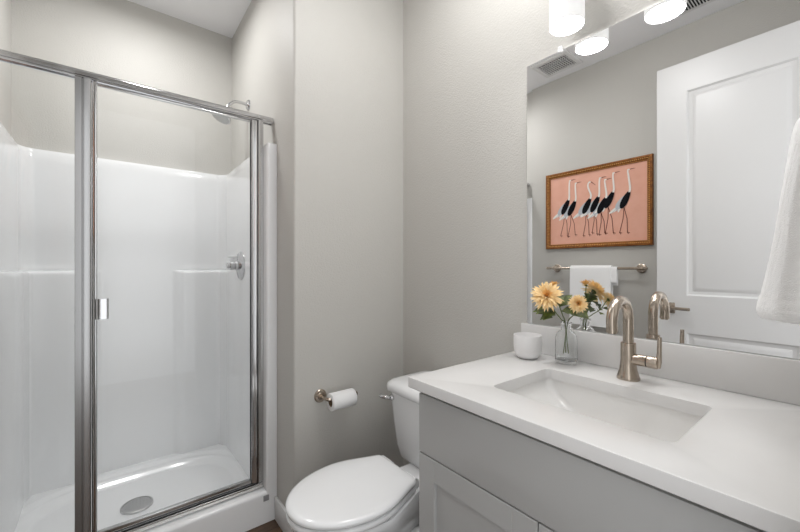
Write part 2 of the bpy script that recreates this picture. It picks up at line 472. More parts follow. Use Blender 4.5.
# ------------------------------------------------------------------ toilet
TY = 1.097
toi = thing('toilet', 'white two-piece toilet with closed lid beside the vanity', 'toilet', (.80, TY, 0))
def egg(tip, back, hw, bhw, z, n=26, sm=.56, rc=.03):
    L = back-tip; side = []
    for i in range(n+1):
        t = i/n
        s_ = (1-math.cos(t*PI/2*1.0))*sm if t < 1 else sm
        wd = hw*max(0, 1-((sm-s_)/sm)**2.15)**.5
        side.append((tip+L*s_, wd))
    m = 12
    for i in range(1, m+1):
        s_ = sm+(1-sm)*i/m; q = i/m
        side.append((tip+(L-rc*.6)*s_ if i < m else back-rc*.6, hw+(bhw-hw)*q*q*(3-2*q)*.5+(bhw-hw)*q*q*.5))
    side += [(back-rc*.2, bhw-rc*.25), (back, bhw-rc)]
    out = [Vector((x, TY+y, z)) for x, y in side] + [Vector((x, TY-y, z)) for x, y in side[::-1]]
    return out[:-1]
def E(i, z, tip=.430, back=.858, hw=.172, bhw=.119): return egg(tip+i, back-i*.6, hw-i, bhw-i*.6, z, rc=max(.004, .03-i*.27))
bm = bmesh.new()
secs = [(0, .56, .98, .100, .09), (.03, .555, .98, .100, .09), (.08, .565, .97, .090, .080), (.16, .56, .97, .092, .080), (.22, .535, .97, .102, .078),
        (0.284, .505, .97, .122, .080), (0.329, .472, .96, .148, .088), (0.359, .455, .94, .162, .098), (0.384, .446, .91, .169, .106), (0.399, .443, .90, .171, .108), (0.408, .446, .90, .168, .106)]
loft(bm, [egg(t, b_, hw, bh, z) for z, t, b_, hw, bh in secs])
obj('bowl', bm, M['porcelain'], toi, angle=60)
# trapway contour on the side of the base
bm = bmesh.new()
for sgn in (-1, 1):
    tube(bm, smooth_path([(.70, TY+sgn*.085, .06), (.76, TY+sgn*.10, .17), (.84, TY+sgn*.115, .24), (.92, TY+sgn*.105, .20), (.97, TY+sgn*.09, .06)]), .042, 14)
obj('trapway', bm, M['porcelain'], toi, angle=60)
bm = bmesh.new()
o1 = [E(.006, 0.4095), E(.001, 0.4130), E(-.001, 0.4200), E(.0, 0.4270), E(.004, 0.4310)]
i1 = [egg(.52, .82, .105, .065, z) for z in (0.4310, 0.4100)]
loft(bm, o1 + i1 + [o1[0]], False, False)
obj('seat', bm, M['seat'], toi, angle=50)
bm = bmesh.new()
loft(bm, [E(.008, 0.4345), E(.001, 0.4365), E(-.002, 0.4420), E(-.002, 0.4480), E(.002, 0.4535), E(.012, 0.4575), E(.03, 0.4600), E(.06, 0.4620), E(.10, 0.4630)])
obj('lid', bm, M['seat'], toi, angle=60)
for sgn in (-1, 1):
    bm = bmesh.new(); box(bm, .845, .885, TY+sgn*.075-.022, TY+sgn*.075+.022, .408, .437, .008, 3)
    lathe(bm, [(.011, -.028), (.011, .028)], (.859, TY+sgn*.075, .441), 'Y', 16)
    obj('hinge', bm, M['seat'], toi)
bm = bmesh.new(); box(bm, .86, 1.19, TY-.118, TY+.118, .30, .372, .02, 4)
obj('tank_deck', bm, M['porcelain'], toi)
bm = bmesh.new()
def tk(z, xf, hy, r=.05):
    xf -= .040; lp = rr((xf+1.215)/2, TY, (1.215-xf)/2, hy, r, z, 8)
    for p in lp:     # bowed front
        p.x -= .018*max(0, 1-((p.y-TY)/hy)**2)*max(0, (1.11-p.x)/.15)
    return lp
loft(bm, [tk(.356, 1.085, .165), tk(.362, 1.062, .190), tk(.38, 1.046, .205), tk(.43, 1.036, .215), tk(.53, 1.026, .224), tk(.62, 1.019, .230), tk(.668, 1.016, .232)])
obj('tank', bm, M['porcelain'], toi, angle=50)
bm = bmesh.new()
loft(bm, [tk(.667, 1.006, .236), tk(.671, 1.001, .241), tk(.688, 1.000, .242), tk(.700, 1.004, .238), tk(.709, 1.016, .226), tk(.714, 1.034, .208), tk(.716, 1.06, .178)])
obj('tank_lid', bm, M['porcelain'], toi, angle=50)
bm = bmesh.new()
lathe(bm, [(.013, .004), (.013, -.012), (.010, -.016)], (.975, TY+.185, .640), 'X', 20)
tube(bm, smooth_path([(.958, TY+.185, .640), (.948, TY+.198, .641), (.941, TY+.215, .641), (.940, TY+.232, .642)]), [.007]*6+[.009]*12+[.009], 12)
o = obj('flush_lever', bm, M['chrome'], toi); o['label'] = 'chrome flush lever'

# ------------------------------------------------------------------ toilet paper holder and roll
hx_, hz_ = .752, .622
s = thing('toilet_paper_holder', 'brushed nickel toilet paper holder on the greige wall by the toilet', 'toilet paper holder', (hx_, YP, hz_))
bm = bmesh.new(); lathe(bm, [(.030, -.0005), (.030, -.006), (.027, -.009), (.016, -.010), (.014, -.012)], (hx_, YP, hz_), 'Y', 36)
obj('wall_mount', bm, M['nickel'], s)
bm = bmesh.new()
tube(bm, smooth_path([(hx_, YP-.009, hz_), (hx_, YP-.045, hz_), (hx_+.003, YP-.066, hz_), (hx_+.016, YP-.075, hz_), (hx_+.05, YP-.075, hz_), (hx_+.146, YP-.075, hz_)]), .0075, 14)
lathe(bm, [(.0095, .138), (.0095, .150), (.007, .153)], (hx_, YP-.075, hz_), 'X', 16)
obj('arm', bm, M['nickel'], s)
rz, rx0, rx1, ry = hz_-.0125, hx_+.013, hx_+.132, YP-.075
ro = thing('toilet_paper_roll', 'white toilet paper roll with folded end on the nickel holder', 'toilet paper', (rx0, ry, rz-.04))
bm = bmesh.new()
ring = [(.0205, 0), (.037, 0), (.039, .002), (.039, rx1-rx0-.002), (.037, rx1-rx0), (.0205, rx1-rx0)]
lathe(bm, ring+[ring[0]], (rx0, ry, rz), 'X', 40, cap=False)
# the loose end folded to a point
def onroll(t, x, e=.0006): return Vector((x, ry+(.039+e)*math.cos(t), rz+(.039+e)*math.sin(t)))
t0, t1 = PI*1.02, PI*.62
rows = []
for i in range(9):
    q = i/8; t = t0+(t1-t0)*(1-q)
    xa, xb = rx0+.003+(.045)*q, rx1-.003-.040*q
    rows.append([bm.verts.new(onroll(t+.25, xa+(xb-xa)*k/6, .0016)) for k in range(7)])
for r0, r1 in zip(rows, rows[1:]):
    for k in range(6): bm.faces.new((r0[k], r0[k+1], r1[k+1], r1[k]))
obj('paper', bm, M['paper'], ro, angle=50)
bm = bmesh.new(); pr = [(.0200, .0015), (.0203, .0015), (.0203, rx1-rx0-.0015), (.0200, rx1-rx0-.0015)]
lathe(bm, pr+[pr[0]], (rx0, ry, rz), 'X', 30, cap=False)
o = obj('core', bm, M['card'], ro); o['label'] = 'brown cardboard core'

# ------------------------------------------------------------------ vanity
CX0, CY0, CY1, CZT = .695, .034, .790, .868
van = thing('vanity_cabinet', 'light grey shaker vanity cabinet under the white countertop', 'vanity', (.95, .41, 0))
bm = bmesh.new()
xb, xf = XR-.001, CX0+.021
box(bm, xf, xb, CY0, CY0+.018, 0, CZT); box(bm, xf, xb, CY1-.018, CY1, .0, CZT)
box(bm, xf, xb-.012, CY0+.018, CY1-.018, .10, .118); box(bm, xb-.012, xb, CY0+.018, CY1-.018, .1, CZT)
box(bm, xf, xf+.02, CY0+.018, CY1-.018, .835, CZT); box(bm, xf, xf+.02, CY0+.018, CY1-.018, .665, .70)
box(bm, xf, xf+.02, .395, .435, .118, .665)
box(bm, xf+.05, xf+.065, CY0+.018, CY1-.018, 0, .10)
obj('carcass', bm, M['cabinet'], van, smooth=False)
obj('false_drawer_front', B(CX0, CX0+.0205, CY0, CY1, .686, .852, .0015), M['cabinet'], van)
def shaker(y0, y1, z0=.105, z1=.682, st=.062):
    bm = bmesh.new()
    for a in ((y0, y0+st, z0, z1), (y1-st, y1, z0, z1), (y0+st, y1-st, z0, z0+st), (y0+st, y1-st, z1-st, z1)):
        box(bm, CX0, CX0+.0205, *a)
    bmesh.ops.bevel(bm, geom=[e for e in bm.edges], offset=.001, segments=1, affect='EDGES')
    d = obj('cabinet_door', bm, M['cabinet'], van)
    obj('recessed_panel', B(CX0+.010, CX0+.018, y0+st-.002, y1-st+.002, z0+st-.002, z1-st+.002), M['cabinet'], d, smooth=False)
shaker(.4175, CY1); shaker(CY0, .4145)

TX0, TX1, TYa, TYb, TZ0, TZ1 = .667, XR-.001, .022, .805, .870, .900
SCX, SCY, SHX, SHY = .925, .405, .138, .200
ct = tag(obj('countertop', bmesh.new(), M['quartz'], origin=(.95, .41, TZ0)), 'white quartz countertop slab on the grey vanity cabinet', 'countertop')
bm = bmesh.new()
def rect(i, z): return [Vector((TX0+i, TYa+i, z)), Vector((TX1-i, TYa+i, z)), Vector((TX1-i, TYb-i, z)), Vector((TX0+i, TYb-i, z))]
outer_l = [rect(.0015, TZ0), rect(0, TZ0+.0015), rect(0, TZ1-.002), rect(.0006, TZ1-.0006), rect(.002, TZ1)]
inner_l = [rr(SCX, SCY, SHX+i, SHY+i, .017, z) for i, z in ((.0015, TZ1), (.0004, TZ1-.0004), (0, TZ1-.0015), (0, TZ0))]
ro_ = loft(bm, outer_l, False, False); ri_ = loft(bm, inner_l, False, False)
def ringedges(row): return [bm.edges.get((row[i], row[(i+1) % len(row)])) for i in range(len(row))]
bmesh.ops.triangle_fill(bm, use_beauty=True, use_dissolve=False, edges=ringedges(ro_[-1])+ringedges(ri_[0]))
bmesh.ops.triangle_fill(bm, use_beauty=True, use_dissolve=False, edges=ringedges(ro_[0])+ringedges(ri_[-1]))
bmesh.ops.recalc_face_normals(bm, faces=bm.faces)
bmesh.ops.translate(bm, vec=-Vector((.95, .41, TZ0)), verts=bm.verts)
bm.to_mesh(ct.data); bm.free()
for p in ct.data.polygons: p.use_smooth = True
ct.data.set_sharp_from_angle(angle=math.radians(30))

bs = tag(obj('backsplash', B(XR-.021, XR-.001, .034, .803, TZ1+.0002, 1.001, .0015), M['quartz'], origin=(1.235, .41, TZ1)), 'white quartz backsplash strip between countertop and mirror', 'backsplash')

sk = thing('undermount_sink', 'white rectangular undermount sink in the countertop', 'sink', (SCX, SCY, .75))
bm = bmesh.new()
def sl(z, ix, iy0, iy1, r): # iy0: inset at the near end, iy1: at the far end
    hy = SHY+.004-(iy0+iy1)/2
    return rr(SCX, SCY+(iy0-iy1)/2, SHX+.004-ix, hy, r, z, 8)
ins = [sl(TZ0-.0005, 0, 0, 0, .026), sl(.852, .001, .001, .004, .027), sl(.825, .004, .006, .030, .03), sl(.80, .010, .014, .064, .034), sl(.782, .018, .026, .092, .036), sl(.770, .030, .040, .112, .04), sl(.763, .05, .06, .130, .04), sl(.760, .08, .10, .150, .035)]
out_ = [[p+Vector((0, 0, -.012)) for p in sl(.760, .075, .09, .14, .035)], sl(.752, .03, .035, .10, .04), sl(.79, -.002, .005, .06, .04), sl(.84, -.012, -.012, -.012, .03), sl(TZ0-.0005, -.014, -.014, -.014, .03)]
loft(bm, ins, False, True); loft(bm, out_[::-1], False, True)
loft(bm, [ins[0], out_[-1]], False, False)
obj('basin', bm, M['sink'], sk, angle=60)
bm = bmesh.new(); lathe(bm, [(.021, .0), (.021, .003), (.018, .0045), (.013, .002), (.0, .0025)], (SCX+.03, SCY+.02, .7602), n=30)
obj('drain_ring', bm, M['nickel'], sk)

# ------------------------------------------------------------------ faucet
FX, FY = 1.140, .405
fa = thing('faucet', 'brushed nickel gooseneck faucet behind the sink', 'faucet', (FX, FY, TZ1))
bm = bmesh.new(); lathe(bm, [(.0285, .0003), (.029, .004), (.0265, .012), (.0225, .026), (.0200, .042), (.0190, .060), (.0190, .100), (.0182, .102)], (FX, FY, TZ1), n=40)
obj('body', bm, M['nickel'], fa)
path = [(FX, FY, TZ1+.100), (FX, FY, TZ1+.160)]
RA = .055
path += [(FX-RA+RA*math.cos(a), FY, TZ1+.168+RA*math.sin(a)) for a in [i/16*PI*1.06 for i in range(17)]]
path += [(path[-1][0]+.001, FY, path[-1][2]-.012)]
bm = bmesh.new(); tube(bm, path, .0135, 22)
obj('spout', bm, M['nickel'], fa)
bm = bmesh.new(); lathe(bm, [(.0142, -.004), (.0142, .004)], (path[-1][0], FY, path[-1][2]+.002), n=24); lathe(bm, [(.011, -.0055), (.011, .0)], (path[-1][0], FY, path[-1][2]), n=24)
obj('aerator', bm, M['nickel'], fa)
bm = bmesh.new(); lathe(bm, [(.0155, -.014), (.0155, -.045), (.0140, -.0455), (.0140, -.0475), (.0160, -.048), (.0165, -.069), (.0145, -.072)], (FX, FY, TZ1+.058), 'Y', 30)
obj('valve_stem', bm, M['nickel'], fa)
bm = bmesh.new(); lathe(bm, [(.0146, -.047), (.0146, -.0455)], (FX, FY, TZ1+.058), 'Y', 30)
o = obj('seam_ring', bm, M['dark'], fa)
bm = bmesh.new(); tube(bm, [(FX, FY-.071, TZ1+.046), (FX, FY-.073, TZ1+.062), (FX, FY-.074, TZ1+.085), (FX, FY-.075, TZ1+.128)], [.0062, .0070, .0058, .0050], 14)
obj('lever', bm, M['nickel'], fa)

# ------------------------------------------------------------------ cup, vase, flowers
bm = bmesh.new()
cu = (1.130, .715, TZ1)
lathe(bm, [(.026, .0005), (.030, .0015), (.040, .010), (.0455, .026), (.047, .045), (.047, .079), (.0465, .0805), (.0445, .0805), (.0437, .079), (.0437, .045), (.042, .028), (.036, .013), (.02, .007), (.0, .006)], cu, n=48)
tag(obj('ceramic_cup', bm, M['ceramic'], origin=cu), 'small round white ceramic cup at the far corner of the countertop', 'cup')
vx, vy = 1.172, .600
bm = bmesh.new()
po = [(.030, .0006), (.0325, .003), (.034, .010), (.034, .080), (.032, .090), (.025, .101), (.0165, .107), (.0148, .112), (.0148, .126), (.0175, .129), (.0175, .133), (.0155, .134)]
pi_ = [(.0125, .132), (.0125, .110), (.016, .104), (.028, .094), (.0312, .084), (.0312, .016), (.029, .011), (.0, .010)]
n = 48
loops = []
for (r, h) in po+pi_:
    lp = []
    for i in range(n):
        a = 2*PI*i/n; rb = r*(1-.035*(math.cos(12*a)*.5+.5)) if (.012 < h < .085) else r
        lp.append(Vector((vx+rb*math.cos(a), vy+rb*math.sin(a), TZ1+h)))
    loops.append(lp)
loft(bm, loops, True, False)
tag(obj('glass_vase', bm, M['vase'], origin=(vx, vy, TZ1), angle=60), 'clear ribbed glass bottle vase holding the yellow flowers', 'vase')

def petal(bm, q, c, length, width, tilt, az, curl, mi):
    """narrow cupped petal: base at c, leaning out by tilt from the bloom axis"""
    K = 4; rows = []
    for i in range(K+1):
        t = i/K
        th = tilt + curl*t
        rad = length*t*math.sin(tilt+curl*t*.5); hgt = length*t*math.cos(tilt+curl*t*.5)
        ww = width*(.35+1.3*t*(1-t)*2) * (1 if t < .7 else (1-((t-.7)/.3)**2*.8))
        d = Vector((math.cos(az), math.sin(az), 0)); sd = Vector((-math.sin(az), math.cos(az), 0))
        nrm_ = d*(-math.cos(th)) + Vector((0, 0, math.sin(th)))
        row = []
        for s_ in (-1, 0, 1):
            p = d*(rad+.002) + Vector((0, 0, hgt)) + sd*(ww*.5*s_) + nrm_*(ww*.22*abs(s_))
            row.append(bm.verts.new(c + q @ p))
        rows.append(row)
    for r0, r1 in zip(rows, rows[1:]):
        for k in range(2):
            f = bm.faces.new((r0[k], r0[k+1], r1[k+1], r1[k])); f.material_index = mi
def leaf(bm, base, d, up, L, W):
    d = d.normalized(); s_ = d.cross(up).normalized(); u = s_.cross(d).normalized()
    K = 8; rows = []
    for i in range(K+1):
        t = i/K
        wv = W*math.sin(PI*min(1, t*1.02))**.8*(1+.35*math.cos(t*PI*6))*.5 + .0006
        cen = base + d*(L*t) - u*(L*.28*t*t)
        rows.append([bm.verts.new(cen + s_*(wv*k) + u*(abs(k)*wv*.35)) for k in (-1, 0, 1)])
    for r0, r1 in zip(rows, rows[1:]):
        for k in range(2): bm.faces.new((r0[k], r0[k+1], r1[k+1], r1[k]))
def flower(label, c, axis, R_, stem_pts, leaves, layers):
    c = Vector(c); q = Vector((0, 0, 1)).rotation_difference(Vector(axis).normalized())
    ft = thing('flower', label, 'flower', (vx, vy, TZ1+.014), 'flowers in the glass vase')
    bm = bmesh.new()
    for (cnt, lf, tilt, curl, mi) in layers:
        a0 = random.random()*6
        for i in range(cnt):
            petal(bm, q, c, R_*lf*random.uniform(.88, 1.08), R_*.185, math.radians(tilt+random.uniform(-7, 7)), a0+2*PI*i/cnt+random.uniform(-.1, .1), math.radians(curl), mi)
    obj('petals', bm, [M['petal'], M['petal_in']], ft, angle=60)
    bm = bmesh.new()
    tilted(bm, [(.002, -R_*.22), (R_*.16, -R_*.16), (R_*.22, -R_*.04), (R_*.12, R_*.03)], c, axis, 14)
    obj('calyx', bm, M['leaf'], ft)
    bm = bmesh.new(); tube(bm, smooth_path([c - Vector(axis).normalized()*R_*.18] + stem_pts), .0016, 8)
    obj('stem', bm, M['stem'], ft)
    for (b_, d, L, W) in leaves:
        bm = bmesh.new(); leaf(bm, Vector(b_), Vector(d), Vector((-.5, -.4, .8)), L, W)
        obj('leaf', bm, M['leaf'], ft, angle=80)
full = [(20, 1.02, 96, 24, 0), (20, 1.0, 80, 24, 0), (19, .94, 66, 22, 0), (17, .84, 52, 20, 0), (14, .70, 38, 14, 0), (10, .54, 24, 6, 1), (6, .42, 10, 2, 1)]
flower('large peach yellow flower leaning left out of the vase', (1.074, .612, 1.124), (-.62, -.38, .50), .049,
       [(1.105, .612, 1.085), (1.150, .606, 1.045), (vx-.003, vy+.002, 1.025), (vx+.006, vy-.004, .93)],
       [((1.112, .612, 1.078), (-.5, .75, -.10), .054, .032), ((1.118, .611, 1.072), (-.75, .15, -.25), .050, .030), ((1.125, .609, 1.066), (-.2, .9, -.2), .050, .030),
        ((1.100, .612, 1.090), (.55, -.45, .75), .058, .033), ((1.115, .611, 1.075), (.5, .6, -.1), .044, .027),
        ((1.106, .613, 1.083), (-.75, .75, -.05), .058, .026), ((1.122, .610, 1.068), (-.55, .70, -.30), .052, .026)], full)
flower('small peach yellow flower at the middle of the bunch', (1.129, .540, 1.102), (-.70, -.55, .25), .029,
       [(1.148, .560, 1.068), (1.162, .585, 1.045), (vx, vy-.004, 1.025), (vx-.008, vy+.006, .93)],
       [((1.145, .556, 1.072), (-.1, -.85, -.15), .044, .027), ((1.150, .562, 1.064), (-.5, .25, .30), .042, .026), ((1.152, .566, 1.060), (.6, -.5, .1), .048, .027), ((1.147, .560, 1.07), (.45, .3, .7), .050, .030)], full)
flower('half-open orange flower bud behind the large flower', (1.128, .618, 1.150), (.05, .15, .95), .024,
       [(1.140, .614, 1.11), (1.158, .606, 1.06), (vx+.003, vy+.004, 1.025), (vx+.01, vy+.006, .93)],
       [((1.150, .610, 1.085), (.3, -.5, .8), .054, .032), ((1.155, .608, 1.070), (.3, -.8, .1), .052, .030), ((1.146, .612, 1.095), (.7, .3, .3), .050, .030)],
       [(12, 1.0, 48, 6, 1), (10, .9, 30, 6, 1), (7, .8, 14, 4, 1)])

# ------------------------------------------------------------------ mirror and vanity light
mi = thing('wall_mirror', 'large frameless wall mirror above the backsplash', 'mirror', (XR, .41, 1.003))
obj('mirror_glass', B(XR-.006, XR-.0006, .034, .786, 1.0025, 1.977), M['mirror'], mi, smooth=False)
for y in (.655, .18):
    bm = bmesh.new(); box(bm, XR-.012, XR-.0004, y-.008, y+.008, 1.970, 1.992, .003, 3)
    lathe(bm, [(.003, -.012), (.003, -.0135)], (XR, y, 1.985), 'X', 12)
    o = obj('clip', bm, M['plastic'], mi); o['label'] = 'clear plastic mirror clip'

LX, LYS = 1.152, (.588, .3705, .153)
vl = thing('vanity_light', 'three-light vanity fixture with frosted cylinder shades above the mirror', 'light fixture', (XR, .3705, 2.2))
bm = bmesh.new(); box(bm, XR-.028, XR-.0005, .3705-.32, .3705+.32, 2.185, 2.275, .006, 3)
obj('back_plate', bm, M['nickel'], vl)
for y in LYS:
    bm = bmesh.new()
    tube(bm, smooth_path([(XR-.02, y, 2.23), (XR-.06, y, 2.232), (LX+.004, y, 2.222), (LX, y, 2.20), (LX, y, 2.176)]), .009, 14)
    lathe(bm, [(.030, .0), (.030, .006), (.012, .012)], (LX, y, 2.172), n=24)
    obj('arm', bm, M['nickel'], vl)
    bm = bmesh.new()
    lathe(bm, [(.0505, 1.992), (.0528, 1.995), (.0528, 2.168), (.0505, 2.171)], (LX, y, 0), n=48, cap=False)
    o = obj('glass_shade', bm, M['lampside'], vl); o['label'] = 'frosted glass cylinder shade, lit'
    bm = bmesh.new()
    lathe(bm, [(.0505, 1.9935), (.03, 1.993), (.0, 1.993)], (LX, y, 0), n=48, cap=False)
    obj('diffuser', bm, M['lampend'], o)
    bm = bmesh.new()
    lathe(bm, [(.0505, 2.1705), (.031, 2.1715)], (LX, y, 0), n=48, cap=False)
    obj('upper_rim', bm, M['lampend'], o)

# ------------------------------------------------------------------ hand towel on the entry wall
TXc = 1.05
tr_ = thing('towel_ring', 'brushed nickel towel ring on the entry wall', 'towel ring', (TXc, YE, 1.64))
bm = bmesh.new(); lathe(bm, [(.026, .0005), (.026, .006), (.022, .010), (.011, .012), (.010, .034)], (TXc, YE, 1.645), 'Y', 30)
obj('wall_mount', bm, M['nickel'], tr_)
bm = bmesh.new(); tube(bm, [(TXc+.075*math.cos(a), YE+.032, 1.568+.075*math.sin(a)) for a in [2*PI*i/40 for i in range(41)]], .0048, 10, cap=False)
obj('ring', bm, M['nickel'], tr_)
bm = bmesh.new()
prof = [ # z, half width x, y of the front
    (1.116, .084, .118), (1.119, .091, .126), (1.128, .094, .130), (1.140, .094, .1305), (1.165, .092, .125), (1.21, .090, .117), (1.26, .087, .110), (1.34, .080, .100),
    (1.42, .068, .090), (1.47, .058, .083), (1.495, .048, .076), (1.505, .036, .066), (1.508, .020, .058)]
loops = []
prof = [(p.x, p.y, p.z) for p in smooth_path(prof, 7)]
for z, hx, yf in prof:
    lp = []; yc, hy = (yf+YE+.004)/2, (yf-YE-.004)/2
    for i in range(150):
        a = 2*PI*i/150
        cx_, sy_ = math.cos(a), math.sin(a)
        x = math.copysign(abs(cx_)**.6, cx_)*hx; y = math.copysign(abs(sy_)**.5, sy_)*hy
        if sy_ > 0: y -= .006*(.5+.5*math.sin(x*80+1+z*3))*sstep(.98, .6, abs(cx_))
        # the sides of the folded towel show its layers
        x *= 1-.035*(.5+.5*math.cos(y/hy*PI*3))*sstep(.6, .95, abs(cx_))
        jit = random.uniform(-.0006, .0006)
        lp.append(Vector((TXc+x+jit*cx_, yc+y+(jit*sy_ if sy_ > 0 else 0), z +jit*.5 - (.010*(1-(yc+y-YE)/.1) if z < 1.145 else 0))))
    loops.append(lp)
loft(bm, loops)
ht = obj('hand_towel', bm, M['terry'], origin=(TXc, .07, 1.1), angle=60)
tag(ht, 'fluffy white hand towel hanging at the right edge beside the mirror', 'towel')

# ------------------------------------------------------------------ left wall: picture, towel bar, bath towel
PY0, PY1, PZ0, PZ1 = .845, 1.605, 1.352, 1.960
pf = thing('framed_picture', 'gilt framed print of black and white wading birds on salmon pink', 'picture', (XL, (PY0+PY1)/2, PZ0))
FWD = .036
mould = [(0, .0008), (0, .022), (.004, .026), (.012, .027), (.016, .023), (.024, .022), (.028, .017), (.034, .015), (.036, .011), (.036, .0008)]
bm = bmesh.new()
loops = []
for (y, z, sy, sz) in ((PY0, PZ0, 1, 1), (PY1, PZ0, -1, 1), (PY1, PZ1, -1, -1), (PY0, PZ1, 1, -1)):
    loops.append([Vector((XL+h, y+sy*i, z+sz*i)) for i, h in mould])
loft(bm, loops+[loops[0]], False, False)
obj('frame', bm, M['gold'], pf, angle=30)
bm = bmesh.new()
def beads(inset, rad, h, step):
    y0, y1, z0, z1 = PY0+inset, PY1-inset, PZ0+inset, PZ1-inset
    ny, nz = int((y1-y0)/step), int((z1-z0)/step)
    pts = [(y0+(y1-y0)*i/ny, z) for i in range(ny+1) for z in (z0, z1)] + [(y, z0+(z1-z0)*i/nz) for i in range(1, nz) for y in (y0, y1)]
    for y, z in pts:
        bmesh.ops.create_icosphere(bm, subdivisions=1, radius=rad, matrix=Matrix.Translation((XL+h, y, z)))
beads(.020, .0048, .0225, .0125); beads(.0335, .0026, .0155, .008)
obj('beading', bm, M['bead'], pf, angle=80)
bm = bmesh.new()
AX = XL+.0085
box(bm, XL+.002, AX, PY0+.035, PY1-.035, PZ0+.035, PZ1-.035)
def poly(pts, mi_, lay):
    x = AX+.0004*lay
    f = bm.faces.new([bm.verts.new((x, y, z)) for y, z in pts]); f.material_index = mi_
def blob(cy, cz, L, W, ang, mi_, lay, taper=.5, n=18):
    pts = []
    for i in range(n):
        a = 2*PI*i/n; u, v = math.cos(a)*L, math.sin(a)*W*(1-taper*math.cos(a)*.6)
        pts.append((cy+u*math.cos(ang)-v*math.sin(ang), cz+u*math.sin(ang)+v*math.cos(ang)))
    poly(pts, mi_, lay)
def stroke(pts, wds, mi_, lay):
    pts = [Vector((p[0], p[1], 0)) for p in pts]; a, b_ = [], []
    for i, p in enumerate(pts):
        d = (pts[min(i+1, len(pts)-1)]-pts[max(i-1, 0)]).normalized(); nn = Vector((-d.y, d.x, 0))
        wd = wds if not isinstance(wds, (list, tuple)) else wds[0]+(wds[1]-wds[0])*i/(len(pts)-1)
        a.append(p+nn*wd); b_.append(p-nn*wd)
    x = AX+.0004*lay
    va = [bm.verts.new((x, p.x, p.y)) for p in a]; vb = [bm.verts.new((x, p.x, p.y)) for p in b_]
    for i in range(len(pts)-1):
        f = bm.faces.new((va[i], va[i+1], vb[i+1], vb[i])); f.material_index = mi_
# generic wading birds walking in a row (heads towards smaller y)
def bird(by, bz, hy, hz, feet, lay, bent=False):
    for fy, fz in feet:
        ky = (by+fy)/2-.006
        stroke([(by+.004, bz-.05), (ky, (bz-.05+fz)/2+.01), (fy, fz)], .0022, 4, lay)
        stroke([(fy+.004, fz+.002), (fy-.016, fz-.004)], .0018, 4, lay)
        stroke([(fy, fz+.001), (fy-.006, fz-.012)], .0016, 4, lay)
    up = math.radians(116)                               # bodies lean towards the head
    for k in range(5):                                   # pale tail feathers
        blob(by+.030+.011*k, bz-.040-.007*abs(k-1), .036, .0075, math.radians(112+7*k), 3 if k % 2 else 2, lay+1+.15*k)
    blob(by+.022, bz-.010, .058, .022, math.radians(124), 3, lay+2)
    blob(by-.004, bz+.004, .066, .022, up, 1, lay+3, .3)
    n0 = (by-.030, bz+.052)
    neck = [n0, (n0[0]-.004, n0[1]+.03), ((n0[0]*.4+hy*.6)+(.010 if bent else 0), hz-.04), (hy+(.006 if bent else 0), hz-.008), (hy-.003, hz+.002)]
    neck = [(p.x, p.y) for p in smooth_path([(a, b_, 0) for a, b_ in neck], 5)]
    stroke(neck, [.0068, .0042], 2, lay+4)
    blob(hy-.005, hz+.001, .009, .005, math.radians(180), 2, lay+5)
    stroke([(hy-.014, hz+.002), (hy-.036, hz+(-.018 if bent else .004)), (hy-.048, hz+(-.030 if bent else .003))], [.0026, .0006], 4, lay+5)
BIRDS = [(1.448, 1.680, 1.412, 1.884, [(1.484, 1.457), (1.43, 1.452)], False), (1.396, 1.664, 1.366, 1.856, [(1.424, 1.448), (1.367, 1.458)], False),
         (1.282, 1.667, 1.262, 1.845, [(1.305, 1.446), (1.262, 1.45)], True), (1.222, 1.672, 1.186, 1.862, [(1.240, 1.463), (1.205, 1.452)], False),
         (1.172, 1.656, 1.150, 1.842, [(1.19, 1.448), (1.150, 1.455)], False), (1.122, 1.690, 1.094, 1.880, [(1.146, 1.455), (1.092, 1.452)], False),
         (1.018, 1.675, .998, 1.884, [(1.050, 1.450), (1.0, 1.448)], False)]
for k, (a, b_, c_, d_, e_, f_) in enumerate(BIRDS): bird(a, b_, c_, d_, e_, 1+k*.9, f_)
o = obj('print', bm, [M['pink'], M['ink'], M['white_ink'], M['grey_ink'], M['brown_ink']], pf, smooth=False)

pf.location.y += .009; pf.location.z += .009

